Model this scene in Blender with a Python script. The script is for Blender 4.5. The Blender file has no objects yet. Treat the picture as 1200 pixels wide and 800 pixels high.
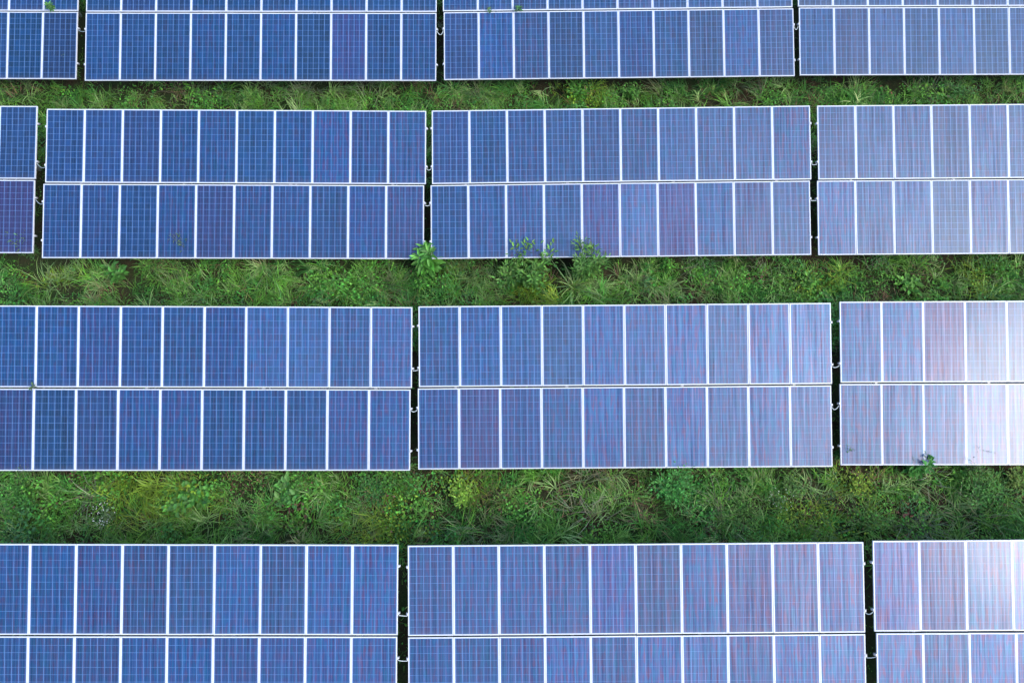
import bpy, math, random
import numpy as np
from mathutils import Matrix, Vector, Euler

R = math.radians
rng = np.random.default_rng(7)
random.seed(7)
scene = bpy.context.scene
col = scene.collection

# ------------------------------------------------------------------ helpers
def tag(o, label=None, cat=None, group=None, kind=None):
    if label: o['label'] = label
    if cat: o['category'] = cat
    if group: o['group'] = group
    if kind: o['kind'] = kind
    return o

def empty(name, loc, rz=0.0):
    o = bpy.data.objects.new(name, None)
    o.empty_display_size = 0.3
    o.location = loc
    o.rotation_euler = (0, 0, rz)
    col.objects.link(o)
    return o

def link_mesh(name, me, mat, parent=None):
    o = bpy.data.objects.new(name, me)
    if mat and not me.materials: me.materials.append(mat)
    if parent: o.parent = parent
    col.objects.link(o)
    return o

def add_copy(src, parent, M):
    o = src.copy()
    col.objects.link(o)
    o.parent = parent
    o.matrix_basis = M
    return o

class MB:
    """collects boxes, bars and tubes into one mesh"""
    def __init__(s): s.v = []; s.f = []
    def box(s, x0, x1, y0, y1, z0, z1, M=None, ch=0.0):
        b = len(s.v)
        if ch > 0:            # chamfered upper edges
            P = [(x0,y0,z0),(x1,y0,z0),(x1,y1,z0),(x0,y1,z0),
                 (x0,y0,z1-ch),(x1,y0,z1-ch),(x1,y1,z1-ch),(x0,y1,z1-ch),
                 (x0+ch,y0+ch,z1),(x1-ch,y0+ch,z1),(x1-ch,y1-ch,z1),(x0+ch,y1-ch,z1)]
            F = [(3,2,1,0),(0,1,5,4),(1,2,6,5),(2,3,7,6),(3,0,4,7),
                 (4,5,9,8),(5,6,10,9),(6,7,11,10),(7,4,8,11),(8,9,10,11)]
        else:
            P = [(x0,y0,z0),(x1,y0,z0),(x1,y1,z0),(x0,y1,z0),(x0,y0,z1),(x1,y0,z1),(x1,y1,z1),(x0,y1,z1)]
            F = [(3,2,1,0),(4,5,6,7),(0,1,5,4),(1,2,6,5),(2,3,7,6),(3,0,4,7)]
        if M: P = [tuple(M @ Vector(p)) for p in P]
        s.v += P; s.f += [tuple(i+b for i in f) for f in F]
        return s
    def tube(s, pts, r, n=7, r1=None):
        pts = [Vector(p) for p in pts]
        b = len(s.v); m = len(pts)
        for i, p in enumerate(pts):
            t = (pts[min(i+1, m-1)] - pts[max(i-1, 0)]).normalized()
            a = t.cross(Vector((0.31, 0.2, 0.93)))
            if a.length < 1e-3: a = t.cross(Vector((1, 0, 0)))
            a.normalize(); c = t.cross(a)
            rr = r if r1 is None else r + (r1-r)*i/(m-1)
            for k in range(n):
                an = 2*math.pi*k/n
                s.v.append(tuple(p + a*(rr*math.cos(an)) + c*(rr*math.sin(an))))
        for i in range(m-1):
            for k in range(n):
                k2 = (k+1) % n
                s.f.append((b+i*n+k, b+i*n+k2, b+(i+1)*n+k2, b+(i+1)*n+k))
        s.f.append(tuple(b+k for k in range(n))[::-1])
        s.f.append(tuple(b+(m-1)*n+k for k in range(n)))
        return s
    def mesh(s, name):
        me = bpy.data.meshes.new(name)
        me.from_pydata(s.v, [], s.f); me.update()
        return me

# ------------------------------------------------------------------ camera model
F_PX = 933.0
CAM_PITCH, CAM_YAW, CAM_ROLL = R(20.5871464), R(0.28958437), R(-0.43951816)
CAM_H = 19.72
RC = (Euler((CAM_PITCH, 0, CAM_YAW), 'XYZ').to_matrix() @ Matrix.Rotation(CAM_ROLL, 3, 'Z'))
CAM = Vector((0, 0, CAM_H))

def hillz(x, y):
    return 0.026*(y-8.0)

def ray(px, py):
    return RC @ Vector(((px-600)/F_PX, (400-py)/F_PX, -1.0))

def ground_at(px, py, h=0.0):
    """point h metres above the ground seen at a place in the photograph"""
    d = ray(px, py)
    # plane z = 0.026*(y-8)+h
    t = (CAM_H - h + 0.026*8.0) / (0.026*d.y - d.z)
    p = CAM + d*t
    return Vector((p.x, p.y, hillz(p.x, p.y)))

# ------------------------------------------------------------------ noise for planting
def vnoise(x, y, scale, seed):
    x = np.asarray(x)/scale + 1000.0; y = np.asarray(y)/scale + 1000.0
    xi = np.floor(x).astype(np.int64); yi = np.floor(y).astype(np.int64)
    fx = x-xi; fy = y-yi
    fx = fx*fx*(3-2*fx); fy = fy*fy*(3-2*fy)
    def h(a, b):
        n = (a*374761393 + b*668265263 + seed*2147483647) & 0xffffffff
        n = ((n ^ (n >> 13)) * 1274126177) & 0xffffffff
        return ((n ^ (n >> 16)) & 0xffff)/65535.0
    return (h(xi,yi)*(1-fx)+h(xi+1,yi)*fx)*(1-fy) + (h(xi,yi+1)*(1-fx)+h(xi+1,yi+1)*fx)*fy

# ------------------------------------------------------------------ materials
def new_mat(name):
    m = bpy.data.materials.new(name); m.use_nodes = True
    nt = m.node_tree
    return m, nt, nt.nodes, nt.links, nt.nodes['Principled BSDF']

def simple_mat(name, colr, rough=0.5, metal=0.0, noise=0.0, nscale=8.0, spec=0.5):
    m, nt, N, L, b = new_mat(name)
    b.inputs['Roughness'].default_value = rough
    b.inputs['Metallic'].default_value = metal
    b.inputs['Specular IOR Level'].default_value = spec
    if noise > 0:
        tc = N.new('ShaderNodeTexCoord')
        nz = N.new('ShaderNodeTexNoise'); nz.inputs['Scale'].default_value = nscale; nz.inputs['Detail'].default_value = 5
        L.new(tc.outputs['Object'], nz.inputs['Vector'])
        mx = N.new('ShaderNodeMix'); mx.data_type = 'RGBA'
        mx.inputs['A'].default_value = (*[c*(1-noise) for c in colr], 1)
        mx.inputs['B'].default_value = (*[min(1, c*(1+noise)) for c in colr], 1)
        L.new(nz.outputs['Fac'], mx.inputs['Factor'])
        L.new(mx.outputs['Result'], b.inputs['Base Color'])
    else:
        b.inputs['Base Color'].default_value = (*colr, 1)
    return m

M_frame = simple_mat('anodised_frame', (0.355, 0.38, 0.415), 0.42, 0.0, 0.05, 6.0)
M_steel = simple_mat('galvanised_steel', (0.26, 0.27, 0.28), 0.5, 0.6, 0.25, 14.0)
M_clamp = simple_mat('aluminium_clamp', (0.33, 0.35, 0.37), 0.4, 0.0, 0.08, 40.0)
M_cable = simple_mat('pale_cable_sheath', (0.24, 0.28, 0.28), 0.5, 0.0, 0.15, 30.0)
M_back = simple_mat('backsheet', (0.5, 0.5, 0.5), 0.6, 0, 0.05, 6)

CELL_X, CELL_Y = 0.1537, 0.1572
def cell_material():
    m, nt, N, L, b = new_mat('polycrystalline_cells')
    def mth(op, a, c=None, d=None, clamp=False):
        n = N.new('ShaderNodeMath'); n.operation = op; n.use_clamp = clamp
        for i, v in enumerate((a, c, d)):
            if v is None: continue
            if isinstance(v, (int, float)): n.inputs[i].default_value = v
            else: L.new(v, n.inputs[i])
        return n.outputs[0]
    def mixc(f, a, c, mode='MIX'):
        n = N.new('ShaderNodeMix'); n.data_type = 'RGBA'; n.blend_type = mode
        for k, v in (('Factor', f), ('A', a), ('B', c)):
            if isinstance(v, (int, float)): n.inputs[k].default_value = v
            elif isinstance(v, tuple): n.inputs[k].default_value = (*v, 1)
            else: L.new(v, n.inputs[k])
        return n.outputs['Result']
    def comb(x, y, z):
        n = N.new('ShaderNodeCombineXYZ')
        for i, v in enumerate((x, y, z)):
            if isinstance(v, (int, float)): n.inputs[i].default_value = v
            else: L.new(v, n.inputs[i])
        return n.outputs[0]
    def noise(vec, scale, detail=2.0, rough=0.5, dist=0.0):
        n = N.new('ShaderNodeTexNoise'); n.inputs['Scale'].default_value = scale
        n.inputs['Detail'].default_value = detail; n.inputs['Roughness'].default_value = rough
        n.inputs['Distortion'].default_value = dist
        L.new(vec, n.inputs['Vector']); return n
    tc = N.new('ShaderNodeTexCoord'); sp = N.new('ShaderNodeSeparateXYZ'); L.new(tc.outputs['Object'], sp.inputs[0])
    oi = N.new('ShaderNodeObjectInfo')
    x, y = sp.outputs['X'], sp.outputs['Y']
    rnd = oi.outputs['Random']
    sc = N.new('ShaderNodeSeparateColor'); L.new(oi.outputs['Color'], sc.inputs[0])
    tint_amt, val_amt, hue_amt = sc.outputs[0], sc.outputs[1], sc.outputs[2]
    painted_sheen = oi.outputs['Alpha']  # sky reflection gradient painted into the specular level and tint
    u = mth('ADD', mth('DIVIDE', x, CELL_X), 3.0)
    v = mth('ADD', mth('DIVIDE', y, CELL_Y), 6.0)
    def line(t, pitch, w):                   # 1 on a line at whole numbers of t, w metres wide
        d = mth('MULTIPLY', mth('ABSOLUTE', mth('SUBTRACT', mth('FRACT', mth('ADD', t, 0.5)), 0.5)), pitch)
        return mth('LESS_THAN', d, w/2)
    lx = line(u, CELL_X, 0.0085)
    ly = line(v, CELL_Y, 0.0060)
    bus = line(mth('ADD', mth('MULTIPLY', u, 3.0), 0.5), CELL_X/3, 0.0024)
    # wafer: each cell its own shade, with long grain streaks along the panel that imitate camera moire
    cu, cv = mth('FLOOR', u), mth('FLOOR', v)
    wn = N.new('ShaderNodeTexWhiteNoise'); wn.noise_dimensions = '3D'
    L.new(comb(cu, cv, mth('MULTIPLY', rnd, 91.0)), wn.inputs['Vector'])
    cellv = wn.outputs['Value']
    wcol = N.new('ShaderNodeTexWhiteNoise'); wcol.noise_dimensions = '2D'
    L.new(comb(cu, mth('MULTIPLY', rnd, 57.0), 0.0), wcol.inputs['Vector'])
    off = mth('MULTIPLY', rnd, 40.0)
    gr = noise(comb(mth('ADD', mth('MULTIPLY', x, 27.0), off), mth('MULTIPLY', y, 0.45), off), 1.0, 3.0, 0.65)
    gr2 = noise(comb(mth('ADD', mth('MULTIPLY', x, 13.0), off), mth('MULTIPLY', y, 2.2), off), 1.0, 2.0, 0.6, 0.4)
    hue = noise(comb(mth('ADD', mth('MULTIPLY', x, 21.0), off), mth('ADD', mth('MULTIPLY', y, 2.6), off), off), 1.0, 2.0, 0.55, 0.5)
    du0 = noise(comb(mth('ADD', mth('MULTIPLY', x, 4.0), off), mth('ADD', mth('MULTIPLY', y, 9.0), off), off), 1.0, 2.0, 0.6)
    hr = N.new('ShaderNodeValToRGB'); L.new(hue.outputs['Fac'], hr.inputs['Fac'])
    e = hr.color_ramp.elements
    e[0].position = 0.34; e[0].color = (0.001, 0.044, 0.115, 1)       # cyan-blue of the painted moire
    e[1].position = 0.67; e[1].color = (0.036, 0.014, 0.060, 1)      # red-violet of the painted moire
    n1 = e.new(0.50); n1.color = (0.003, 0.022, 0.100, 1)
    base_blue = mixc(cellv, (0.0001, 0.0130, 0.040), (0.0005, 0.0215, 0.074))
    base = mixc(hue_amt, base_blue, (0.012, 0.0100, 0.050))
    c = mixc(tint_amt, base, hr.outputs['Color'])
    # painted moire streaks: darkening / brightening
    g = mth('ADD', 0.20, mth('ADD', mth('MULTIPLY', gr.outputs['Fac'], 1.0), mth('MULTIPLY', gr2.outputs['Fac'], 0.6)))
    gm = mth('MULTIPLY', g, mth('ADD', 0.55, mth('MULTIPLY', val_amt, 0.9)))
    vm = N.new('ShaderNodeVectorMath'); vm.operation = 'SCALE'; L.new(c, vm.inputs[0]); L.new(gm, vm.inputs['Scale'])
    c = vm.outputs[0]
    c = mixc(mth('MULTIPLY', bus, 0.75), c, (0.07, 0.11, 0.20))
    lv = mth('MULTIPLY', mth('MULTIPLY', lx, 1.15), mth('ADD', 0.05, mth('MULTIPLY', hue.outputs['Fac'], 1.6)))
    lh = mth('MULTIPLY', ly, mth('ADD', 0.05, mth('MULTIPLY', du0.outputs['Fac'], 1.3)))
    ln = mth('MAXIMUM', lv, lh, clamp=True)
    c = mixc(mth('MULTIPLY', ln, mth('SUBTRACT', 1.0, mth('MULTIPLY', tint_amt, 0.40))), c, (0.085, 0.175, 0.36))
    # moire painted into the specular: uneven streaks with a cyan or pink cast
    st = N.new('ShaderNodeMapRange'); st.inputs['From Min'].default_value = .34; st.inputs['From Max'].default_value = .66
    L.new(gr.outputs['Fac'], st.inputs['Value'])
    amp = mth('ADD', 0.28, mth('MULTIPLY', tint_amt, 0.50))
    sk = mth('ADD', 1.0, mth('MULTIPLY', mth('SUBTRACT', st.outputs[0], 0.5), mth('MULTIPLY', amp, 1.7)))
    L.new(mth('MULTIPLY', mth('ADD', 0.33, mth('MULTIPLY', painted_sheen, 0.24)), sk), b.inputs['Specular IOR Level'])
    hs = N.new('ShaderNodeValToRGB'); L.new(hue.outputs['Fac'], hs.inputs['Fac'])
    q = hs.color_ramp.elements
    q[0].position = .34; q[0].color = (0.45, 0.84, 1.0, 1); q[1].position = .67; q[1].color = (0.93, 0.72, 0.84, 1)
    q2 = q.new(.5); q2.color = (0.70, 0.84, 1.0, 1)
    stn = mixc(mth('MULTIPLY', tint_amt, 0.9, clamp=True), mixc(painted_sheen, (0.22, 0.60, 1.0), (0.74, 0.90, 1.0)), hs.outputs['Color'])
    mauve = mth('MULTIPLY', mth('SUBTRACT', hue_amt, 0.45, clamp=True), 1.1, clamp=True)
    L.new(mixc(mauve, stn, (0.95, 0.74, 0.84)), b.inputs['Specular Tint'])
    # thin dust film
    du = noise(tc.outputs['Object'], 3.0, 5.0, 0.6)
    dust = mth('MULTIPLY', du.outputs['Fac'], 0.018)
    c = mixc(dust, c, (0.22, 0.23, 0.24))
    # dirt washed down to the lower edge of each panel
    ed = N.new('ShaderNodeMapRange'); ed.interpolation_type = 'SMOOTHSTEP'
    ed.inputs['From Min'].default_value = -0.80; ed.inputs['From Max'].default_value = -0.945
    L.new(y, ed.inputs['Value'])
    c = mixc(mth('MULTIPLY', mth('MULTIPLY', ed.outputs[0], du.outputs['Fac']), 0.16), c, (0.16, 0.15, 0.14))
    L.new(c, b.inputs['Base Color'])
    b.inputs['Roughness'].default_value = 0.50
    b.inputs['Coat Weight'].default_value = 1.0
    b.inputs['Coat IOR'].default_value = 1.26
    b.inputs['Coat Roughness'].default_value = 0.15
    bp = N.new('ShaderNodeBump'); bp.inputs['Strength'].default_value = 0.05; bp.inputs['Distance'].default_value = 0.004
    bn = noise(tc.outputs['Object'], 2.2, 2.0)
    L.new(bn.outputs['Fac'], bp.inputs['Height']); L.new(bp.outputs[0], b.inputs['Coat Normal'])
    return m
M_cell = cell_material()

def leaf_material(name, rough=0.55, trans=0.25):
    m, nt, N, L, b = new_mat(name)
    at = N.new('ShaderNodeAttribute'); at.attribute_name = 'tint'
    geo = N.new('ShaderNodeNewGeometry')
    nz = N.new('ShaderNodeTexNoise'); nz.inputs['Scale'].default_value = 9.0; nz.inputs['Detail'].default_value = 3
    L.new(geo.outputs['Position'], nz.inputs['Vector'])
    mp = N.new('ShaderNodeMapRange'); mp.inputs['From Min'].default_value = .25; mp.inputs['From Max'].default_value = .75
    mp.inputs['To Min'].default_value = 0.75; mp.inputs['To Max'].default_value = 1.25
    L.new(nz.outputs['Fac'], mp.inputs['Value'])
    vm = N.new('ShaderNodeVectorMath'); vm.operation = 'SCALE'
    L.new(at.outputs['Color'], vm.inputs[0]); L.new(mp.outputs[0], vm.inputs['Scale'])
    L.new(vm.outputs[0], b.inputs['Base Color'])
    b.inputs['Roughness'].default_value = rough
    b.inputs['Specular IOR Level'].default_value = 0.3
    tr = N.new('ShaderNodeBsdfTranslucent'); L.new(vm.outputs[0], tr.inputs['Color'])
    mx = N.new('ShaderNodeMixShader'); mx.inputs[0].default_value = trans
    L.new(b.outputs[0], mx.inputs[1]); L.new(tr.outputs[0], mx.inputs[2])
    L.new(mx.outputs[0], N['Material Output'].inputs['Surface'])
    return m
M_grass = leaf_material('grass_blade', 0.5, 0.22)
M_leaf = leaf_material('broad_leaf', 0.55, 0.25)
M_stem = simple_mat('green_stem', (0.07, 0.09, 0.03), 0.7, 0, 0.3, 20)
M_petal = simple_mat('white_petal', (0.75, 0.76, 0.72), 0.7, 0, 0.1, 30)

def ground_material():
    m, nt, N, L, b = new_mat('soil_and_moss')
    geo = N.new('ShaderNodeNewGeometry')
    def noise(s, d=6):
        n = N.new('ShaderNodeTexNoise'); n.inputs['Scale'].default_value = s; n.inputs['Detail'].default_value = d
        L.new(geo.outputs['Position'], n.inputs['Vector']); return n.outputs['Fac']
    r = N.new('ShaderNodeValToRGB'); L.new(noise(1.3), r.inputs[0])
    e = r.color_ramp.elements
    e[0].position = .35; e[0].color = (0.030, 0.021, 0.012, 1)
    e[1].position = .62; e[1].color = (0.016, 0.032, 0.009, 1)
    x = e.new(.5); x.color = (0.022, 0.027, 0.011, 1)
    mx = N.new('ShaderNodeMix'); mx.data_type = 'RGBA'; mx.blend_type = 'MULTIPLY'; mx.inputs['Factor'].default_value = .7
    r2 = N.new('ShaderNodeValToRGB'); L.new(noise(28, 4), r2.inputs[0])
    r2.color_ramp.elements[0].position = .3; r2.color_ramp.elements[0].color = (.35, .35, .35, 1)
    r2.color_ramp.elements[1].position = .7; r2.color_ramp.elements[1].color = (1.3, 1.3, 1.3, 1)
    L.new(r.outputs[0], mx.inputs['A']); L.new(r2.outputs[0], mx.inputs['B'])
    L.new(mx.outputs['Result'], b.inputs['Base Color'])
    b.inputs['Roughness'].default_value = 0.95; b.inputs['Specular IOR Level'].default_value = .1
    bp = N.new('ShaderNodeBump'); bp.inputs['Distance'].default_value = .03; bp.inputs['Strength'].default_value = .8
    L.new(noise(18), bp.inputs['Height']); L.new(bp.outputs[0], b.inputs['Normal'])
    return m
M_ground = ground_material()

# ------------------------------------------------------------------ ground
def build_ground():
    xs = np.concatenate([[-1500,-400,-120,-60], np.linspace(-36, 36, 145), [60,120,400,1500]])
    ys = np.concatenate([[-1500,-400,-120,-40], np.linspace(-16, 34, 101), [60,120,400,1500]])
    X, Y = np.meshgrid(xs, ys)
    near = (np.abs(X) <= 36) & (Y >= -16) & (Y <= 34)
    Z = 0.026*(np.clip(Y, -60, 60)-8.0) + np.where(near, (vnoise(X, Y, 1.7, 3)-.5)*.08 + (vnoise(X, Y, .6, 5)-.5)*.04, 0) - .02
    nx, ny = len(xs), len(ys)
    v = np.stack([X, Y, Z], -1).reshape(-1, 3)
    f = []
    for j in range(ny-1):
        for i in range(nx-1):
            a = j*nx+i; f.append((a, a+1, a+nx+1, a+nx))
    me = bpy.data.meshes.new('ground'); me.from_pydata(v.tolist(), [], f); me.update()
    for p in me.polygons: p.use_smooth = True
    o = link_mesh('ground', me, M_ground)
    tag(o, 'dark brown soil and moss under the grass and the solar arrays', 'ground', kind='structure')
build_ground()

# ------------------------------------------------------------------ solar arrays
MW, ML, GAP = 0.997, 1.956, 0.030
PW = 0.9925                     # width of one framed panel
TILT = R(18.9275857)
TH = 0.040                      # panel thickness
FW = 0.0255                      # visible frame width
# array: x, y, z of the middle of its glass (camera at z 0), extra tilt, roll, yaw, sideways shift of its lower strip
POSES = {
    '10': (-17.4663, 16.9763, -18.0383, -0.0058, 0.0023, -0.0073, -0.0080),
    '11': (-7.1442, 16.7362, -17.8912, -0.0049, 0.0039, -0.0018, -0.0051),
    '12': (2.9971, 16.8266, -17.9428, -0.0043, -0.0057, 0.0047, 0.0211),
    '13': (13.1385, 16.9044, -17.9493, 0.0001, -0.0002, -0.0009, 0.0267),
    '20': (-17.6730, 11.5204, -18.2388, -0.0065, 0.0040, -0.0052, -0.0141),
    '21': (-7.2835, 11.2547, -18.1314, -0.0065, 0.0163, 0.0016, -0.0448),
    '22': (2.8460, 11.2834, -18.1596, 0.0000, -0.0148, 0.0009, -0.0412),
    '23': (12.9974, 11.2925, -18.0585, 0.0031, -0.0054, 0.0021, -0.0347),
    '31': (-7.4382, 5.6843, -18.2634, 0.0060, 0.0248, 0.0028, -0.0323),
    '32': (2.6920, 5.7433, -18.3792, 0.0035, -0.0097, 0.0019, -0.0274),
    '33': (12.8784, 5.7699, -18.2739, 0.0058, -0.0163, -0.0044, -0.0260),
    '41': (-7.5226, 0.1204, -18.3814, 0.0072, 0.0154, -0.0029, -0.0077),
    '42': (2.6661, 0.1149, -18.5119, 0.0001, -0.0046, 0.0049, -0.0034),
    '43': (12.7971, 0.1669, -18.3051, 0.0022, -0.0173, 0.0026, 0.0333),
}

FL = ML-.006                    # framed length; the rest is open seam
me_cell = MB().box(-PW/2+FW, PW/2-FW, -FL/2+FW, FL/2-FW, -0.012, -0.0035).mesh('solar_panel')
fb = MB()
fb.box(-PW/2, PW/2, FL/2-FW, FL/2, -TH, 0, ch=.003); fb.box(-PW/2, PW/2, -FL/2, -FL/2+FW, -TH, 0, ch=.003)
fb.box(-PW/2, -PW/2+FW, -FL/2+FW, FL/2-FW, -TH, 0, ch=.003); fb.box(PW/2-FW, PW/2, -FL/2+FW, FL/2-FW, -TH, 0, ch=.003)
me_frame = fb.mesh('frame')
me_rail = MB().box(-5.03, 5.03, -.022, .022, -.045, 0).mesh('rail')
cb = MB(); cb.box(0, .030, -.022, .022, -.044, -.006, ch=.004); cb.box(-.012, .026, -.026, .026, .001, .007)
cb.tube([(.018, 0, .007), (.018, 0, .018)], .008)
me_clamp = cb.mesh('clamp')
me_rafter = MB().box(-.03, .03, -1.72, 1.72, -.10, 0).mesh('rafter')
proto = {}
for nm, me, mt in (('solar_panel', me_cell, M_cell), ('frame', me_frame, M_frame), ('rail', me_rail, M_steel),
                   ('clamp', me_clamp, M_clamp), ('rafter', me_rafter, M_steel)):
    me.materials.append(mt)
    proto[nm] = bpy.data.objects.new(nm, me)
for p in me_cell.polygons: p.use_smooth = False

ARRAY_LABELS = {
 '10': 'leftmost blue array of the top row, bright green sprig on its seam',
 '11': 'second array from the left in the top row, dark blue, its seam clear of plants',
 '12': 'third array from the left in the top row, two small sprigs on its seam',
 '13': 'rightmost array of the top row, pale blue, running out of the right edge',
 '20': 'sliver of a dark blue array at the left edge of the second row',
 '21': 'second array from the left in the second row, dark blue, left of the tall weed',
 '22': 'array of the second row right of the tall weed, blue turning lavender to the right',
 '23': 'rightmost array of the second row, pale lavender blue',
 '31': 'left array of the third row, deep blue with a tiny sprig on its seam',
 '32': 'middle array of the third row, mid blue, all twenty panels in view',
 '33': 'right array of the third row, turned white by the glare of the sun',
 '41': 'left array of the bottom row, deep blue, cut by the bottom left corner',
 '42': 'middle array of the bottom row, blue with reddish streaks towards its right end',
 '43': 'right array of the bottom row, red streaked blue with hazy white upper panels',
}
# how strongly the painted camera moire tint shows, lightness and violet share of an array's panels (left end, right end)
MOIRE_TINT = {'10': (.05,.08), '11': (.08,.22), '12': (.2,.3), '13': (.25,.2), '20': (.1,.12), '21': (.1,.4), '22': (.3,.5), '23': (.4,.4),
        '31': (.2,.4), '32': (.35,.65), '33': (.7,.7), '41': (.35,.5), '42': (.5,1.0), '43': (1.0,1.0)}
PANEL_TILT = {('43', 0, c): (.25, -.40+.10*c) for c in range(2, 10)}
PANEL_TILT.update({('43', 1, c): (.9, -.6) for c in range(10)})
PANEL_TILT.update({('43', 0, c): (.5, -.5) for c in range(2)})
PANEL_TILT.update({('33', 0, c): (.2, -.9) for c in range(3)})
PANEL_TILT.update({('33', 1, c): (.1, -1.3) for c in range(3)})
PANEL_TILT.update({('31', 0, c): (.2, 1.2) for c in (6, 7, 8, 9)})
PANEL_TILT.update({('32', 0, c): (.1, .6) for c in range(10)})
PANEL_TILT.update({('22', 1, 5): (0, .9), ('22', 1, 6): (0, -.6), ('41', 0, 5): (0, 1.0), ('41', 0, 6): (0, .9), ('42', 0, 0): (0, .6)})
#                 # (array, strip, column): extra (tilt, roll) in degrees of a panel that sits crooked
PANEL_LOOK = {('31', 0, 5): (-.15, .4), ('31', 0, 6): (.3, -.3), ('31', 0, 7): (.25, -.3), ('31', 0, 8): (.12, -.2), ('31', 0, 9): (.1, -.1),
              ('22', 1, 5): (.3, -.3), ('22', 1, 6): (-.1, .9), ('33', 0, 2): (0, .5), ('41', 0, 5): (.25, -.3), ('41', 0, 6): (.2, -.3)}
PANEL_LOOK.update({('22', 1, 4): (0, .3), ('32', 1, 1): (0, .5), ('32', 1, 2): (0, .3), ('42', 0, 4): (0, .5), ('42', 0, 5): (0, .35), ('42', 0, 7): (0, .6), ('42', 0, 8): (0, .4),
                   ('42', 0, 9): (0, .7), ('41', 0, 4): (-.1, .45), ('43', 0, 0): (0, .4), ('43', 0, 1): (0, .55), ('20', 1, 9): (0, .6), ('21', 1, 4): (0, .4), ('21', 1, 8): (0, .4), ('33', 1, 0): (0, .3)})
for c_ in range(10):
    PANEL_LOOK.setdefault(('32', 0, c_), (.18, -.2)); PANEL_LOOK.setdefault(('31', 1, c_), (-.05, .1)); PANEL_LOOK.setdefault(('21', 1, c_), (-.02, .25))
#                 # (array, strip, column): (lightness add, violet add)

VIOLET = {'10': .0, '11': .0, '12': .0, '13': .0, '20': .1, '21': .05, '22': .1, '23': .05, '31': .1, '32': .05, '33': .1, '41': .1, '42': .15, '43': .2}
PANEL_PAINTED_SHEEN = {('31', 0, 6): .45, ('31', 0, 7): .45, ('31', 0, 8): .3, ('31', 0, 9): .25, ('22', 1, 5): .4, ('41', 0, 5): .3, ('41', 0, 6): .25, ('41', 0, 7): .2, ('41', 0, 8): .15, ('42', 0, 0): .3, ('42', 0, 1): .2, ('21', 0, 9): .2}  # extra painted reflection on single paler panels
# painted sky reflection: how neutral and strong the panel sheen is (left end, right end)
PAINTED_SHEEN = {'10': (0, .02), '11': (.03, .2), '12': (.3, .65), '13': (.75, .65), '20': (0, .05), '21': (.02, .3), '22': (.35, 1), '23': (1, 1), '31': (.05, .3), '32': (.4, .85), '33': (.8, .8), '41': (.05, .25), '42': (.35, .6), '43': (.55, .7)}
ARR = {}
prnd = random.Random(11)
for key, (x, y, z, dt, dr, dy, off) in POSES.items():
    zg = hillz(x, y)
    root = empty('solar_array', (x, y, zg), dy)
    tag(root, ARRAY_LABELS[key], 'solar array', 'solar arrays in rows on the grass')
    MT = Matrix.Translation((0, 0, z + CAM_H - zg)) @ Euler((TILT+dt, dr, 0), 'XYZ').to_matrix().to_4x4()
    ARR[key] = (root, Matrix.Translation((x, y, zg)) @ Matrix.Rotation(dy, 4, 'Z') @ MT, off)
    for s in (0, 1):
        cy = (GAP/2 + ML/2) * (1 if s == 0 else -1)
        for c in range(10):
            et, er = PANEL_TILT.get((key, s, c), (0, 0))
            rx, ry = R(prnd.gauss(0, .10)+et), R(prnd.gauss(0, .16)+er)
            Mp = MT @ Matrix.Translation(((c-4.5)*MW + (off if s else 0), cy, prnd.uniform(-.001, .001))) @ Euler((rx, ry, R(prnd.gauss(0, .04))), 'XYZ').to_matrix().to_4x4()
            pn = add_copy(proto['solar_panel'], root, Mp)
            la, va = PANEL_LOOK.get((key, s, c), (0, 0))
            t0, t1 = MOIRE_TINT[key]
            tint = t0 + (t1-t0)*c/9 + prnd.gauss(0, .10) + (.05 if s else 0)
            pn.color = (min(1, max(0, tint)), min(1, max(0, .5 + la + prnd.gauss(0, .11))), min(1, max(0, VIOLET[key] + va + prnd.gauss(0, .20))), min(1, max(0, PAINTED_SHEEN[key][0] + (PAINTED_SHEEN[key][1]-PAINTED_SHEEN[key][0])*c/9 + PANEL_PAINTED_SHEEN.get((key, s, c), 0) + (.10 if (key, s) == ('32', 0) else 0) + prnd.gauss(0, .06))))
            add_copy(proto['frame'], pn, Matrix.Identity(4))
        for v in (.24, .76):
            ry_ = cy + ML/2 - v*ML
            sh = off if s else 0
            add_copy(proto['rail'], root, MT @ Matrix.Translation((sh, ry_, -TH-.002)))
            for sd in (-1, 1):
                add_copy(proto['clamp'], root, MT @ Matrix.Translation((sh + sd*4.983, ry_, 0)) @ Matrix.Rotation(0 if sd > 0 else math.pi, 4, 'Z'))
    for px_ in (-4.1, -1.4, 1.4, 4.1):
        add_copy(proto['rafter'], root, MT @ Matrix.Translation((px_, 0, -TH-.049)))
        for py_ in (-1.15, 1.15):
            top = MT @ Vector((px_, py_, -TH-.15))
            b0 = hillz(0, y+top.y)-zg - .1
            pm = MB().box(-.04, .04, -.03, .03, 0, top.z-b0+.02).mesh('post')
            po = link_mesh('post', pm, M_steel, root); po.location = (top.x, top.y, b0)
        a = MT @ Vector((px_+.045, -1.0, -TH-.17)); bq = MT @ Vector((px_+.045, 1.1, -TH-.75))
        link_mesh('brace', MB().tube([a, bq], .02, 6).mesh('brace'), M_steel, root)

def on_array(key, px, py):
    """point of an array's glass seen at a place in the photograph"""
    Mw = ARR[key][1]
    n = Mw.to_3x3() @ Vector((0, 0, 1)); p0 = Mw.translation
    d = ray(px, py)
    return CAM + d * ((p0-CAM).dot(n)/d.dot(n))

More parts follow.
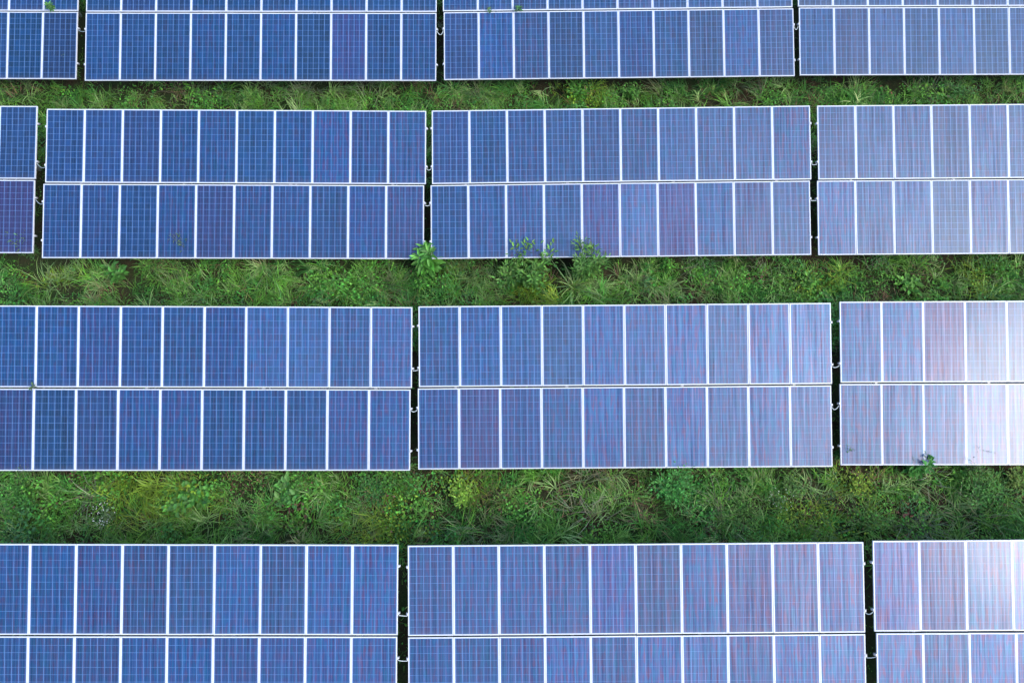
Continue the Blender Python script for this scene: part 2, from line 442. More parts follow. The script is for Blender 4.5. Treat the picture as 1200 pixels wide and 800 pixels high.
# ------------------------------------------------------------------ cables bridging the gaps
ROWN = {1: 'top row', 2: 'second row', 3: 'third row', 4: 'bottom row'}
PAIR = {'10': 'leftmost and second', '11': 'second and third', '12': 'third and rightmost',
        '20': 'leftmost and second', '21': 'second and third', '22': 'third and rightmost',
        '31': 'left and middle', '32': 'middle and right', '41': 'left and middle', '42': 'middle and right'}
SAG = {('11',1): .10, ('12',1): .09, ('20',0): .06, ('20',1): .05, ('23',1): .05, ('32',1): .08}
crnd = random.Random(5)
for key, pair in PAIR.items():
    nxt = key[0] + str(int(key[1])+1)
    for s, v in ((0, .77), (1, .25)):
        if key[0] == '1' and s == 0: continue
        A, B = ARR[key], ARR[nxt]
        cy = (GAP/2 + v*ML) * -1 if s else (GAP/2 + ML - v*ML)
        pa = A[1] @ Vector((5.0 + (A[2] if s else 0), cy-.03, -.03))
        pb = B[1] @ Vector((-5.0 + (B[2] if s else 0), cy-.03, -.03))
        sg = SAG.get((key, s), crnd.uniform(.0, .045))
        kx = crnd.uniform(-.5, .5)
        pts = []
        for i in range(9):
            t = i/8
            p = pa.lerp(pb, t); w = 4*t*(1-t)*(1+kx*(t-.5))
            pts.append(p + Vector((0, -sg*w*.9, -sg*w*.5)))
        o = link_mesh('earth_cable', MB().tube(pts, .0095, 7).mesh('earth_cable'), M_cable)
        where = '' if key[0] == '1' else ('lower ' if s else 'upper ')
        tag(o, f'{where}pale cable bridging the gap between {pair} arrays of the {ROWN[int(key[0])]}', 'cable', 'pale cables bridging the gaps between arrays')

# ------------------------------------------------------------------ vegetation meshes
def raw_mesh(name, V, faces, tint, mat):
    """V (n,3); faces: list of index arrays of shape (m,k)"""
    me = bpy.data.meshes.new(name)
    me.vertices.add(len(V)); me.vertices.foreach_set('co', np.ascontiguousarray(V, dtype=np.float32).ravel())
    tot = sum(f.size for f in faces); npoly = sum(len(f) for f in faces)
    me.loops.add(tot); me.polygons.add(npoly)
    me.loops.foreach_set('vertex_index', np.concatenate([f.ravel() for f in faces]).astype(np.int32))
    lens = np.concatenate([np.full(len(f), f.shape[1]) for f in faces])
    starts = np.concatenate([[0], np.cumsum(lens)[:-1]]).astype(np.int32)
    me.polygons.foreach_set('loop_start', starts)
    a = me.attributes.new('tint', 'FLOAT_COLOR', 'POINT')
    rgba = np.ones((len(V), 4), dtype=np.float32); rgba[:, :3] = tint
    a.data.foreach_set('color', rgba.ravel())
    me.update(calc_edges=True)
    me.materials.append(mat)
    return me

def blades(P, az, Ln, wd, lean, droop, tint, turn=None):
    """arching grass ribbons; P (n,3) roots"""
    n = len(P)
    ts = np.array([0, .36, .70, 1.0])
    V = np.empty((n, 7, 3))
    d = np.stack([np.cos(az), np.sin(az), np.zeros(n)], 1)
    sd = np.stack([-np.sin(az), np.cos(az), np.zeros(n)], 1)
    if turn is None: turn = np.zeros(n)
    th = lean
    pos = P.copy(); k = 0
    wf = [.75, 1.0, .72]
    for i in range(4):
        if i > 0:
            th = lean + droop*ts[i]
            az_i = az + turn*ts[i]; d = np.stack([np.cos(az_i), np.sin(az_i), np.zeros(n)], 1)
            sd = np.stack([-np.sin(az_i), np.cos(az_i), np.zeros(n)], 1)
            st = Ln*(ts[i]-ts[i-1])
            pos = pos + d*(np.sin(th)*st)[:, None] + np.array([0, 0, 1.0])*(np.cos(th)*st)[:, None]
        if i < 3:
            V[:, k] = pos + sd*(wd*wf[i]/2)[:, None]; V[:, k+1] = pos - sd*(wd*wf[i]/2)[:, None]; k += 2
        else:
            V[:, k] = pos
    V[:, :, 2] = np.maximum(V[:, :, 2], P[:, None, 2]-.02)
    b = (np.arange(n)*7)[:, None]
    q = np.concatenate([b+np.array([[0,1,3,2]]), b+np.array([[2,3,5,4]])])
    t = b+np.array([[4,5,6]])
    return V.reshape(-1, 3), [q, t], np.repeat(tint, 7, 0)

def leaves(P, az, pitch, size, ratio, tint, fold=.18):
    """folded pointed leaves; P (n,3) leaf base"""
    n = len(P)
    d = np.stack([np.cos(az)*np.cos(pitch), np.sin(az)*np.cos(pitch), np.sin(pitch)], 1)
    sd = np.stack([-np.sin(az), np.cos(az), np.zeros(n)], 1)
    up = np.cross(d, sd)
    s = size[:, None]; w = (size*ratio)[:, None]
    V = np.empty((n, 6, 3))
    V[:, 0] = P
    V[:, 1] = P + d*s*.35 + sd*w*.46 + up*s*fold*.6
    V[:, 2] = P + d*s*.70 + sd*w*.36 + up*s*fold*.35
    V[:, 3] = P + d*s - up*s*.10
    V[:, 4] = P + d*s*.70 - sd*w*.36 + up*s*fold*.35
    V[:, 5] = P + d*s*.35 - sd*w*.46 + up*s*fold*.6
    b = (np.arange(n)*6)[:, None]
    f = np.concatenate([b+np.array([[0,1,2,3]]), b+np.array([[0,3,4,5]])])
    return V.reshape(-1, 3), [f], np.repeat(tint, 6, 0)

def merge(parts):
    V = []; F = {}; T = []; o = 0
    for v, fs, t in parts:
        for f in fs: F.setdefault(f.shape[1], []).append(f+o)
        V.append(v); T.append(t); o += len(v)
    return np.concatenate(V), [np.concatenate(a) for a in F.values()], np.concatenate(T)

def jitter(base, n, amt=.25, r=rng):
    b = np.asarray(base)[None, :]*np.ones((n, 1))
    val = np.exp(r.normal(0, amt, (n, 1)))
    hue = np.exp(r.normal(0, amt*.35, (n, 3)))
    return np.clip(b*val*hue, .003, .6)

G_MID = (0.082, 0.225, 0.026); G_PALE = (0.165, 0.275, 0.085); G_DEEP = (0.040, 0.165, 0.024)
G_YEL = (0.140, 0.240, 0.018); G_DRY = (0.155, 0.105, 0.055); G_BLUE = (0.042, 0.140, 0.036); G_RED = (0.11, 0.055, 0.035)

# open strips between the rows (y of the ground); under the arrays little grows
STRIPS = [(-3.6, -1.6), (1.6, 4.15), (7.1, 9.8), (12.6, 15.5), (18.3, 20.6)]
def openness(x, y):
    o = np.zeros_like(y)
    for a, b in STRIPS:
        e = b + (vnoise(x, y, .45, 17)-.5)*.7 + (vnoise(x, y, 1.4, 19)-.5)*.4
        o = np.maximum(o, np.clip(np.minimum(y-a, e-y)/.30+.25, 0, 1))
    o = np.where((np.abs(x) > 22.5), np.maximum(o, .4), o)
    return o

def scatter(n, x0=-24, x1=24, y0=-4.5, y1=21):
    x = rng.uniform(x0, x1, n); y = rng.uniform(y0, y1, n)
    return x, y

def near(px, py, r, x, y):
    c = ground_at(px, py)
    d = np.hypot((x-c.x)/1.5, y-c.y)/r + (vnoise(x, y, .25, 13)-.5)*.9
    return np.clip(1.25-d, 0, 1)
BROWN = [(205,107,.38),(690,108,.22),(293,565,.5),(365,600,.28),(428,588,.35),(747,578,.38),(572,590,.42),(1105,578,.35),(890,330,.25),(1035,106,.3),(45,318,.3),(95,560,.25),(1050,600,.25),(265,315,.2),(820,345,.3)]
YELLOW = [(172,578,.75),(452,618,.7),(545,572,.45),(965,598,.8),(230,575,.4),(1000,565,.5),(945,335,.4),(630,345,.5),(60,325,.5),(1140,330,.4),(680,112,.5),(975,330,.3)]
def field(L, x, y):
    f = np.zeros_like(x)
    for p in L: f = np.maximum(f, near(*p, x, y))
    return f

# --- grass: one mass of blades
def build_grass():
    parts = []
    x, y = scatter(900000)
    inside = (np.abs(x) < 17.5)
    o = openness(x, y)
    bare = vnoise(x, y, .55, 21)*.6 + vnoise(x, y, 1.6, 22)*.4
    dens = np.clip((vnoise(x, y, .33, 31)-.22)*1.9, .12, 1)
    bare = bare*(1-.6*field(BROWN, x, y))
    keep = rng.random(len(x)) < (np.where(o > .05, o, .10) * np.clip((bare-.16)*5, .10, 1) * dens * np.where(inside, 1, .35))
    x, y, bare = x[keep], y[keep], bare[keep]; n = len(x)
    kind = vnoise(x, y, 1.1, 41)*.5 + vnoise(x, y, .4, 42)*.5
    o = openness(x, y)
    P = np.stack([x, y, hillz(x, y)-.02], 1)
    az = rng.uniform(0, 2*np.pi, n)*.55 + vnoise(x, y, .45, 51)*2*np.pi*1.3
    Ln = rng.uniform(.16, .46, n)*(0.7+.7*vnoise(x, y, .8, 52))*(.5+.5*o)
    wd = rng.uniform(.006, .015, n)
    lean = rng.uniform(.1, .8, n); droop = rng.uniform(.3, 1.5, n)
    tint = jitter(G_MID, n, .28)
    yel = field(YELLOW, x, y)
    for base, m in ((G_PALE, (kind > .60) & (rng.random(n) < .45)), (G_DEEP, kind < .40), (G_YEL, rng.random(n) < yel*.8),
                    (G_DRY, (rng.random(n) < .025) | ((bare < .36) & (rng.random(n) < .5)))):
        tint[m] = jitter(base, int(m.sum()), .28)
    parts.append(blades(P, az, Ln, wd, lean, droop, tint, rng.normal(0, .5, n)))
    # longer grass standing in loose clumps
    cx, cy = scatter(9000); oc = openness(cx, cy)
    k = rng.random(len(cx)) < np.where(oc > .3, .35+.65*vnoise(cx, cy, 1.3, 91), .03)*(1-.85*field(BROWN, cx, cy))*np.where(np.abs(cx) < 17.5, 1, .4)
    cx, cy = cx[k], cy[k]; m = len(cx)
    cnt = rng.integers(8, 26, m); idx = np.repeat(np.arange(m), cnt); nn = len(idx)
    caz = rng.uniform(0, 2*np.pi, m); cl = rng.uniform(.28, .72, m); cs = rng.uniform(.5, 1.6, m)
    hue = rng.random(m); cb = np.empty((m, 3)); cb[:] = G_MID
    cb[hue < .34] = G_PALE; cb[(hue > .34) & (hue < .5)] = (0.110, 0.230, 0.045); cb[hue > .82] = G_DEEP; cb[(hue > .79) & (hue < .82)] = (0.150, 0.165, 0.070)
    cb[(field(YELLOW, cx, cy)*.8 > rng.random(m))] = (0.125, 0.215, 0.018)
    cb *= np.exp(rng.normal(0, .30, (m, 1)))
    px_, py_ = cx[idx]+rng.normal(0, .06, nn), cy[idx]+rng.normal(0, .06, nn)
    P2 = np.stack([px_, py_, hillz(px_, py_)-.02], 1)
    parts.append(blades(P2, caz[idx]+rng.normal(0, 1, nn)*cs[idx], cl[idx]*rng.uniform(.6, 1.15, nn), rng.uniform(.012, .025, nn), rng.uniform(.05, .7, nn), rng.uniform(.7, 2.0, nn),
                        np.clip(cb[idx]*np.exp(rng.normal(0, .15, (nn, 1))), 0, .5), rng.normal(0, .5, nn)))
    V, F, T = merge(parts)
    o = link_mesh('grass', raw_mesh('grass', V, F, T, M_grass), None)
    tag(o, 'uncut green grass filling the strips between the solar arrays', 'grass', kind='stuff')
    print('grass blades', n)
build_grass()

# --- low broad leaved ground cover
def build_weeds():
    x, y = scatter(420000)
    o = openness(x, y)
    w = vnoise(x, y, .75, 71)*.6 + vnoise(x, y, .28, 72)*.4
    south = (y < 6).astype(float)
    keep = rng.random(len(x)) < (np.where(o > .05, o, .06)*np.clip((w-.40+.07*south)*6, 0, 1)*np.where(np.abs(x) < 17.5, 1, .35))
    x, y, w = x[keep], y[keep], w[keep]; n = len(x)
    hmax = np.clip((w-.38)*1.3, .05, .38)*(.5+.5*openness(x, y))
    h = hmax*np.sqrt(rng.random(n))
    P = np.stack([x, y, hillz(x, y)+h], 1)
    ptype = vnoise(x, y, .9, 81)
    size = rng.uniform(.03, .075, n)*(.7+.9*np.clip(ptype, .2, 1))
    ratio = .35+.45*vnoise(x, y, .8, 82)
    tint = jitter(G_DEEP, n, .30)
    hue = vnoise(x, y, .6, 83)
    for base, m in ((G_MID, hue > .5), ((0.060, 0.215, 0.026), (hue > .62)), (G_BLUE, hue < .22), (G_YEL, rng.random(n) < field(YELLOW, x, y)*.7),
                    (G_RED, rng.random(n) < .012+.3*field(BROWN, x, y))):
        tint[m] = jitter(base, int(m.sum()), .28)
    V, F, T = leaves(P, rng.uniform(0, 2*np.pi, n), rng.normal(.15, .45, n), size, ratio, tint)
    o = link_mesh('ground_cover', raw_mesh('ground_cover', V, F, T, M_leaf), None)
    tag(o, 'low leafy weeds mixed through the grass between the solar arrays', 'weeds', kind='stuff')
    print('weed leaves', n)
build_weeds()

# ------------------------------------------------------------------ plants one can tell apart
def tuft(px, py, label, n=60, L=.55, base=G_PALE, spread=.10, seed=0, group=None, droop=1.7, width=.016):
    r = np.random.default_rng(seed+int(px*7+py*13))
    c = ground_at(px, py)
    k = r.integers(0, 3, n); ca = r.uniform(0, 2*np.pi); sc = r.normal(0, spread*1.3, (3, 2))
    a = ca + r.normal(0, 1.25, n) + r.normal(0, .5, 3)[k]; rad = spread*np.sqrt(r.random(n))
    P = np.stack([rad*np.cos(a)+sc[k, 0], rad*np.sin(a)+sc[k, 1], np.full(n, -.02)], 1)
    Ln = L*r.uniform(.4, 1.2, n)
    V, F, T = blades(P, a+r.normal(0, .5, n), Ln, width*r.uniform(.6, 1.1, n), r.uniform(.05, .6, n), droop*r.uniform(.5, 1.2, n), jitter(base, n, .28, r), r.normal(0, .7, n))
    o = link_mesh('grass_tuft', raw_mesh('grass_tuft', V, F, T, M_grass), None)
    o.location = c
    return tag(o, label, 'grass tuft', group or 'arching grass tufts between the rows')

def plant(name, px, py, label, cat, H=.8, n=90, leaf=.12, ratio=.45, radius=.3, base=G_MID, stems=4, top=.25, seed=0, group=None, droop=-.1, h0=.15, base_pt=None, lean=(0, 0), amt=.25, whorl=False):
    """stems with leaves set along them; the empty stands at its base"""
    r = np.random.default_rng(seed+int(px*11+py*17))
    c = base_pt if base_pt is not None else ground_at(px, py)
    root = empty(name, c)
    tag(root, label, cat, group)
    base = (base[0]*1.1, base[1]*1.4, base[2]*1.05)
    sm = MB(); LP = []; LA = []; LS = []; LT = []
    per = max(3, n//stems)
    for k in range(stems):
        a = 2*np.pi*k/stems + r.uniform(-.5, .5)
        rr = 0 if (stems == 1) else radius*r.uniform(.25, .85)
        hh = H*r.uniform(.72, 1.0) if stems > 1 else H
        pts = []
        for i in range(6):
            t = i/5
            pts.append(Vector((rr*math.cos(a)*t**1.3 + lean[0]*t*t, rr*math.sin(a)*t**1.3 + lean[1]*t*t, -.03+hh*t)))
        sm.tube(pts, .008+.004*H, 5, .003)
        for j in range(per):
            t = h0+(1-h0)*(j+r.random())/per
            i = min(4, int(t*5)); f = t*5-i
            p = pts[i].lerp(pts[i+1], f)
            aa = (j*2.4 + r.normal(0, .25)) if whorl else r.uniform(0, 2*np.pi)
            reach = radius*(.25 if stems > 1 else .15)*r.random()
            LP.append((p.x+reach*math.cos(aa), p.y+reach*math.sin(aa), p.z))
            LA.append(aa); LS.append(leaf*r.uniform(.6, 1.1)*(1-(1-top)*max(0, t-.45)/.55)); LT.append(.25+.5*t + r.normal(0, .25) + droop)
    m = len(LP)
    V, F, T = leaves(np.array(LP), np.array(LA), np.array(LT), np.array(LS), np.full(m, ratio), jitter(base, m, amt, r))
    link_mesh('stem', sm.mesh('stem'), M_stem, root)
    link_mesh('foliage', raw_mesh('foliage', V, F, T, M_leaf), None, root)
    return root

def sprig(key, px, py, label, H_over=.10, n=22, leaf=.07, ratio=.35, base=G_MID, seed=0, under=0.0, name='sprig', radius=.12):
    """thin plant rooted in the soil under an array whose tip shows above its edge"""
    p = on_array(key, px, py)
    zg = hillz(p.x, p.y)
    H = p.z-zg+H_over
    r = np.random.default_rng(seed+int(px*3+py*5))
    root = empty(name, (p.x, p.y, zg))
    tag(root, label, 'plant', 'small sprigs growing up through the arrays')
    sm = MB(); sm.tube([(0, 0, -.03), (.0, 0, (p.z-zg)*.5), (0, 0, p.z-zg), (.01, .01, H)], .006, 5, .003)
    h0 = p.z-zg+.015
    hh = h0+(H-h0)*r.random(n)
    az = r.uniform(0, 2*np.pi, n)
    P = np.stack([radius*.3*r.random(n)*np.cos(az), radius*.3*r.random(n)*np.sin(az), hh], 1)
    V, F, T = leaves(P, az, r.uniform(.0, .9, n), leaf*r.uniform(.6, 1.2, n), np.full(n, ratio), jitter(base, n, .25, r))
    link_mesh('stem', sm.mesh('stem'), M_stem, root)
    link_mesh('foliage', raw_mesh('foliage', V, F, T, M_leaf), None, root)
    return root

TG = 'arching grass tufts between the rows'
plant('tall_weed', 503, 313, 'tall bright green weed in the gap between two middle arrays of the second row', 'weed',
      H=1.5, n=170, leaf=.42, ratio=.36, radius=.36, base=(0.065,0.160,0.034), stems=3, top=.5, seed=1, whorl=True, h0=.05, lean=(0, -.12))
plant('leafy_bush', 617, 325, 'wide bush of divided leaves just right of the tall weed, sprigs over panel edge', 'bush',
      H=1.15, n=1150, leaf=.19, ratio=.36, radius=1.0, base=(0.068,0.135,0.030), stems=14, top=.75, seed=2)
plant('feathery_weed', 686, 322, 'feathery weed with thin sprigs rising over the second row beside the wide bush', 'weed',
      H=1.5, n=800, leaf=.20, ratio=.26, radius=.7, base=(0.068,0.135,0.034), stems=10, top=.7, seed=3)
tuft(672, 338, 'pale drooping grass tuft at the foot of the feathery weed', n=46, L=1.0, spread=.06, group=TG, width=.03)
plant('leafy_weed', 1063, 550, 'upright leafy weed poking over the lower edge of the glaring array', 'weed',
      H=1.15, n=150, leaf=.28, ratio=.36, radius=.26, base=(0.050,0.140,0.036), stems=4, top=.7, seed=4, whorl=True)
plant('leafy_weed', 979, 535, 'dark weed filling the foot of the gap left of the glaring array', 'weed',
      H=1.15, n=320, leaf=.13, ratio=.38, radius=.20, base=(0.040, 0.105, 0.030), stems=6, seed=5)
plant('leafy_bush', 785, 575, 'rounded fresh green bush against the middle array of the third row', 'bush',
      H=1.0, n=900, leaf=.12, ratio=.5, radius=.95, base=(0.042,0.135,0.032), stems=16, top=.5, seed=6)
plant('leafy_bush', 541, 580, 'yellow green bush below the left end of the middle array of the third row', 'bush',
      H=.7, n=330, leaf=.11, ratio=.55, radius=.5, base=(0.125,0.185,0.028), stems=10, top=.6, seed=7)
plant('leafy_bush', 592, 590, 'olive green mound right of the yellow green bush', 'bush',
      H=.45, n=420, leaf=.06, ratio=.4, radius=.55, base=(0.085,0.130,0.030), stems=14, top=.6, seed=8)
plant('broadleaf_plant', 212, 595, 'single broad pale leaved plant in the bottom strip near the yellow green grass', 'plant',
      H=.3, n=26, leaf=.30, ratio=.62, radius=.25, base=(0.075,0.165,0.045), stems=4, top=.8, seed=9)
plant('broadleaf_plant', 338, 578, 'cluster of broad pale leaves below the left array of the third row', 'plant',
      H=.4, n=60, leaf=.28, ratio=.58, radius=.45, base=(0.075,0.165,0.050), stems=6, top=.7, seed=10)
plant('broadleaf_plant', 236, 582, 'low patch of rounded leaves between yellow green grass and brown soil', 'plant',
      H=.4, n=110, leaf=.22, ratio=.68, radius=.65, base=(0.055,0.145,0.030), stems=9, top=.7, seed=11)
plant('broadleaf_plant', 140, 322, 'dark broad leaved plant below the left end of the second array of the second row', 'plant',
      H=.45, n=50, leaf=.26, ratio=.55, radius=.4, base=(0.045,0.120,0.028), stems=5, top=.7, seed=12)
plant('broadleaf_plant', 1062, 334, 'fresh light green broad leaved plant above the glaring array', 'plant',
      H=.4, n=60, leaf=.24, ratio=.48, radius=.45, base=(0.085,0.175,0.040), stems=6, top=.7, seed=13)
plant('broadleaf_plant', 945, 332, 'light green leafy clump above the right end of the middle array of the third row', 'plant',
      H=.45, n=80, leaf=.18, ratio=.42, radius=.35, base=(0.075,0.155,0.030), stems=6, top=.7, seed=14)
plant('leafy_bush', 678, 113, 'bright green bush in the top strip below the third array of the top row', 'bush',
      H=.6, n=380, leaf=.14, ratio=.5, radius=.62, base=(0.050,0.130,0.022), stems=11, top=.6, seed=15)
plant('leafy_bush', 738, 113, 'smaller bright green bush right of its larger neighbour in the top strip', 'bush',
      H=.5, n=260, leaf=.13, ratio=.5, radius=.45, base=(0.055,0.130,0.026), stems=9, top=.6, seed=16)
plant('leafy_bush', 1118, 112, 'dense dark green bush in the top strip near the right edge', 'bush',
      H=.65, n=420, leaf=.10, ratio=.45, radius=.8, base=(0.036,0.098,0.028), stems=12, top=.6, seed=17)
plant('dry_shrub', 1176, 110, 'small tan dry shrub in the top strip at the right edge', 'shrub',
      H=.4, n=220, leaf=.08, ratio=.4, radius=.35, base=(0.150,0.150,0.060), stems=9, top=.6, seed=18)
plant('leafy_bush', 1003, 570, 'yellow flowering low bush below the gap left of the glaring array', 'bush',
      H=.55, n=210, leaf=.10, ratio=.5, radius=.5, base=(0.130,0.165,0.022), stems=9, top=.7, seed=19)
plant('leafy_bush', 925, 570, 'grey green rounded bush below the right end of the middle array of the third row', 'bush',
      H=.55, n=420, leaf=.09, ratio=.45, radius=.6, base=(0.068,0.120,0.036), stems=12, top=.6, seed=20)
plant('leafy_bush', 1140, 575, 'large mid green bush in the bottom strip below the whitest panels', 'bush',
      H=.75, n=620, leaf=.11, ratio=.45, radius=.85, base=(0.046,0.115,0.028), stems=15, top=.6, seed=21)
plant('leafy_bush', 1185, 562, 'yellowish bush at the right edge of the bottom strip', 'bush',
      H=.6, n=320, leaf=.09, ratio=.5, radius=.55, base=(0.100,0.135,0.036), stems=10, top=.6, seed=22)
plant('leafy_bush', 440, 575, 'dense dark green bush below the right end of the left array of the third row', 'bush',
      H=.5, n=620, leaf=.08, ratio=.5, radius=.95, base=(0.032,0.098,0.026), stems=15, top=.7, seed=23)
plant('leafy_bush', 25, 580, 'dark green bush at the left edge of the bottom strip', 'bush',
      H=.55, n=520, leaf=.13, ratio=.4, radius=.8, base=(0.036,0.105,0.020), stems=13, top=.6, seed=24)
plant('leafy_bush', 870, 600, 'spreading olive bush in the middle of the bottom strip', 'bush',
      H=.5, n=520, leaf=.08, ratio=.45, radius=.85, base=(0.060,0.115,0.026), stems=14, top=.6, seed=25)
plant('leafy_bush', 1010, 608, 'ferny light green bush above the gap before the red streaked array', 'bush',
      H=.55, n=520, leaf=.09, ratio=.35, radius=.75, base=(0.070,0.130,0.034), stems=13, top=.6, seed=26)
plant('leafy_weed', 43, 299, 'ragged weed at the gap between the two leftmost arrays of the second row', 'weed',
      H=1.15, n=260, leaf=.14, ratio=.34, radius=.4, base=(0.048,0.085,0.034), stems=7, top=.5, seed=27)
plant('leafy_weed', 230, 306, 'thin pale weed leaning before the lower panels of the second array of the second row', 'weed',
      H=1.65, n=110, leaf=.15, ratio=.2, radius=.3, base=(0.060,0.085,0.040), stems=5, top=.6, seed=28)
plant('leafy_weed', 40, 551, 'pale sprigged weed before the lower left panels of the third row', 'weed',
      H=1.4, n=240, leaf=.13, ratio=.25, radius=.6, base=(0.060,0.100,0.035), stems=7, top=.5, seed=29)
plant('leafy_weed', 1130, 548, 'grey sprigged weed before the whitest panels of the third row', 'weed',
      H=1.25, n=170, leaf=.12, ratio=.25, radius=.5, base=(0.045,0.075,0.035), stems=6, top=.5, seed=30)
plant('leafy_weed', 93, 92, 'green weed rising in the gap between the two leftmost arrays of the top row', 'weed',
      H=1.2, n=100, leaf=.14, ratio=.28, radius=.3, base=(0.060,0.105,0.036), stems=5, top=.5, seed=31)
t_ = plant('white_flowered_weed', 132, 606, 'weed with small white flowers left of the yellow green grass', 'weed',
      H=.5, n=130, leaf=.10, ratio=.28, radius=.35, base=(0.080,0.110,0.055), stems=7, top=.6, seed=32)
r_ = np.random.default_rng(3)
a_ = r_.uniform(0, 6.28, 60); q_ = .3*np.sqrt(r_.random(60))
V_, F_, T_ = leaves(np.stack([q_*np.cos(a_), q_*np.sin(a_), r_.uniform(.42, .58, 60)], 1), a_, r_.normal(.3, .3, 60), r_.uniform(.018, .035, 60), np.full(60, .8), jitter((.46, .48, .42), 60, .1, r_))
link_mesh('flowers', raw_mesh('flowers', V_, F_, T_, M_leaf), None, t_)
t_ = plant('white_flowered_weed', 908, 588, 'weed dotted with white flowers in the bottom strip left of the yellow flowering bush', 'weed',
      H=.5, n=140, leaf=.10, ratio=.3, radius=.35, base=(0.068,0.118,0.045), stems=7, top=.6, seed=33)
q_ = .3*np.sqrt(r_.random(30))
V_, F_, T_ = leaves(np.stack([q_*np.cos(a_[:30]), q_*np.sin(a_[:30]), r_.uniform(.42, .58, 30)], 1), a_[:30], r_.normal(.3, .3, 30), r_.uniform(.018, .03, 30), np.full(30, .8), jitter((.42, .44, .36), 30, .1, r_))
link_mesh('flowers', raw_mesh('flowers', V_, F_, T_, M_leaf), None, t_)

TUFTS = [
 (245, 338, 'tall pale grass tuft in the strip under the second array of the second row', .85, 70, G_PALE),
 (212, 340, 'mid green grass tuft left of the tall pale tuft', .75, 55, (0.095,0.150,0.050)),
 (60, 344, 'sprawling grass tuft above the left array of the third row near the left edge', .8, 60, G_PALE),
 (320, 322, 'drooping tuft close under the lower panel edge, right of the tall pale tuft', .7, 50, G_PALE),
 (385, 330, 'grass tuft halfway along the second strip, left of the tall weed', .65, 50, (0.095,0.155,0.050)),
 (450, 335, 'thick green grass tuft just left of the tall weed', .85, 90, (0.085,0.150,0.045)),
 (545, 332, 'olive grass tuft between the tall weed and the wide bush', .75, 70, (0.110,0.155,0.045)),
 (740, 335, 'pale grass tuft right of the feathery weed', .7, 55, (0.105,0.150,0.055)),
 (820, 312, 'silvery grass tuft against the shaded edge of the second row', .7, 45, (0.150,0.185,0.105)),
 (895, 312, 'silvery tuft below the right end of the third array of the second row', .7, 45, (0.150,0.185,0.105)),
 (1025, 312, 'greyish grass tuft below the lavender array', .75, 55, (0.125,0.160,0.085)),
 (1175, 322, 'curving grass tuft in the second strip at the right edge', .7, 50, (0.110,0.150,0.060)),
 (820, 340, 'low tan grass tuft above the middle array of the third row', .5, 45, (0.130,0.135,0.065)),
 (365, 108, 'large pale arching tuft in the top strip below the second array', .9, 80, (0.130,0.175,0.080)),
 (305, 106, 'pale arching tuft left of the largest one in the top strip', .75, 60, G_PALE),
 (200, 108, 'wispy tan tuft below the left end of the second array of the top row', .7, 55, (0.150,0.150,0.080)),
 (240, 108, 'green arching tuft in the top strip right of the wispy tan one', .75, 60, (0.095,0.145,0.055)),
 (20, 112, 'grass tuft in the top strip at the left edge', .8, 60, (0.100,0.145,0.060)),
 (440, 106, 'pale drooping tuft below the right end of the second array of the top row', .8, 55, (0.140,0.190,0.090)),
 (562, 110, 'arching tuft in the top strip left of the bright green bush', .8, 65, (0.110,0.160,0.060)),
 (780, 103, 'thin pale tuft right of the two bright green bushes', .9, 45, (0.130,0.170,0.075)),
 (885, 106, 'grass tuft below the right end of the third array of the top row', .8, 60, (0.110,0.155,0.070)),
 (1083, 105, 'pale forked tuft left of the dense dark green bush in the top strip', .95, 40, (0.150,0.175,0.100)),
 (116, 575, 'grey green tuft below the left array of the third row near the left edge', .8, 55, (0.110,0.145,0.080)),
 (172, 578, 'bright yellow green grass tuft in the bottom strip', .95, 170, (0.130,0.205,0.016)),
 (300, 620, 'long spreading tuft low in the bottom strip left of the first gap', .9, 60, (0.090,0.135,0.045)),
 (440, 612, 'yellowish tuft above the right end of the bottom left array', .7, 90, (0.105,0.150,0.030)),
 (545, 618, 'sprawling tuft above the left end of the bottom middle array', .85, 80, (0.105,0.150,0.060)),
 (610, 618, 'spiky tuft right of the sprawling one above the bottom middle array', .8, 80, (0.100,0.150,0.055)),
 (690, 565, 'pale leaning tuft at the shaded edge left of the rounded fresh green bush', .9, 45, (0.145,0.180,0.090)),
 (683, 595, 'whitish bent tuft in the bottom strip, middle of the picture', .85, 40, (0.165,0.195,0.110)),
 (850, 605, 'wide dark spiked tuft with pale blades on the olive bush', .9, 50, (0.110,0.150,0.075)),
 (760, 610, 'straw coloured tuft in the bottom strip below the rounded fresh green bush', .6, 45, (0.150,0.140,0.065)),
 (1092, 565, 'white bladed tuft right of the upright leafy weed', .75, 30, (0.210,0.235,0.160)),
 (1065, 612, 'dense grey green tuft above the red streaked array', .8, 90, (0.090,0.140,0.070)),
 (1150, 612, 'long curved tuft above the hazy white panels of the bottom row', .9, 60, (0.105,0.150,0.070)),
 (945, 612, 'upright green tuft above the right end of the bottom middle array', .8, 70, (0.080,0.140,0.050)),
]
for i, (px, py, lb, L_, n_, b_) in enumerate(TUFTS):
    tuft(px, py, lb, n=n_, L=L_, base=tuple(.88*q for q in b_), spread=.09+.0015*n_, seed=i, group=TG, width=.015)

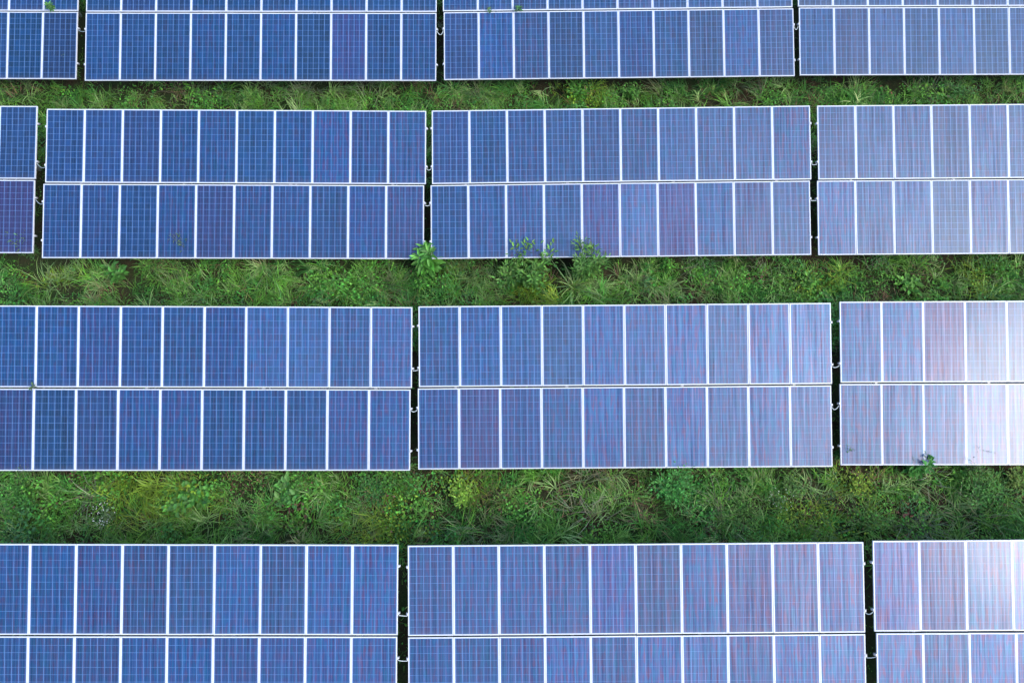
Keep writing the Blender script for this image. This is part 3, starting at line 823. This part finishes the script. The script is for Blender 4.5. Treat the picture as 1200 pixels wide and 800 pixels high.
sprig('10', 61, 11.6, 'bright green sprig growing through the seam of the leftmost array of the top row', .22, 46, .12, .4, (0.060,0.165,0.040), 1)
sprig('12', 574, 14.2, 'small faint sprig on the seam of the third array of the top row', .10, 20, .08, .35, (0.060,0.140,0.045), 2)
sprig('12', 607.5, 13.6, 'denser green sprig on the same seam, right of the small faint one', .16, 34, .10, .4, (0.050,0.150,0.045), 3)
sprig('31', 40.5, 453.8, 'tiny sprig on the seam of the left array of the third row', .12, 24, .10, .28, (0.065,0.120,0.045), 4)
tuft(850, 92, 'thin dark grass tuft touching the lower edge of the third array of the top row', n=18, L=1.0, base=(0.06,0.10,0.04), spread=.04, group=TG, droop=1.0)

# ------------------------------------------------------------------ camera, light
cd = bpy.data.cameras.new('camera'); co = bpy.data.objects.new('camera', cd); col.objects.link(co)
cd.sensor_width = 36.0; cd.lens = F_PX/1200*36.0; cd.clip_end = 5000; cd.clip_start = .1
co.matrix_world = Matrix.Translation(CAM) @ RC.to_4x4()
scene.camera = co

SUN_EL, SUN_AZ = 46.5, 122.0          # azimuth clockwise from the +Y axis
w = bpy.data.worlds.new("World"); scene.world = w; w.use_nodes = True
nt = w.node_tree; bg = nt.nodes['Background']
sky = nt.nodes.new('ShaderNodeTexSky'); sky.sky_type = 'NISHITA'; sky.sun_disc = False
sky.sun_elevation = R(SUN_EL); sky.sun_rotation = R(SUN_AZ)
sky.air_density = 1.0; sky.dust_density = 2.5; sky.ozone_density = 1.5; sky.altitude = 100
nt.links.new(sky.outputs[0], bg.inputs[0]); bg.inputs[1].default_value = 0.15
sl = bpy.data.lights.new('sun', 'SUN'); so = bpy.data.objects.new('sun', sl); col.objects.link(so)
sl.energy = 0.72; sl.angle = R(22.0); sl.color = (1.0, 0.96, 0.90)
sd = Vector((math.sin(R(SUN_AZ))*math.cos(R(SUN_EL)), math.cos(R(SUN_AZ))*math.cos(R(SUN_EL)), math.sin(R(SUN_EL))))
so.rotation_euler = sd.to_track_quat('Z', 'Y').to_euler()
so.location = (20, -15, 30)

scene.render.engine = 'CYCLES'
scene.view_settings.view_transform = 'Standard'
scene.view_settings.look = 'None'
scene.view_settings.exposure = 1.92
scene.view_settings.gamma = 1.0
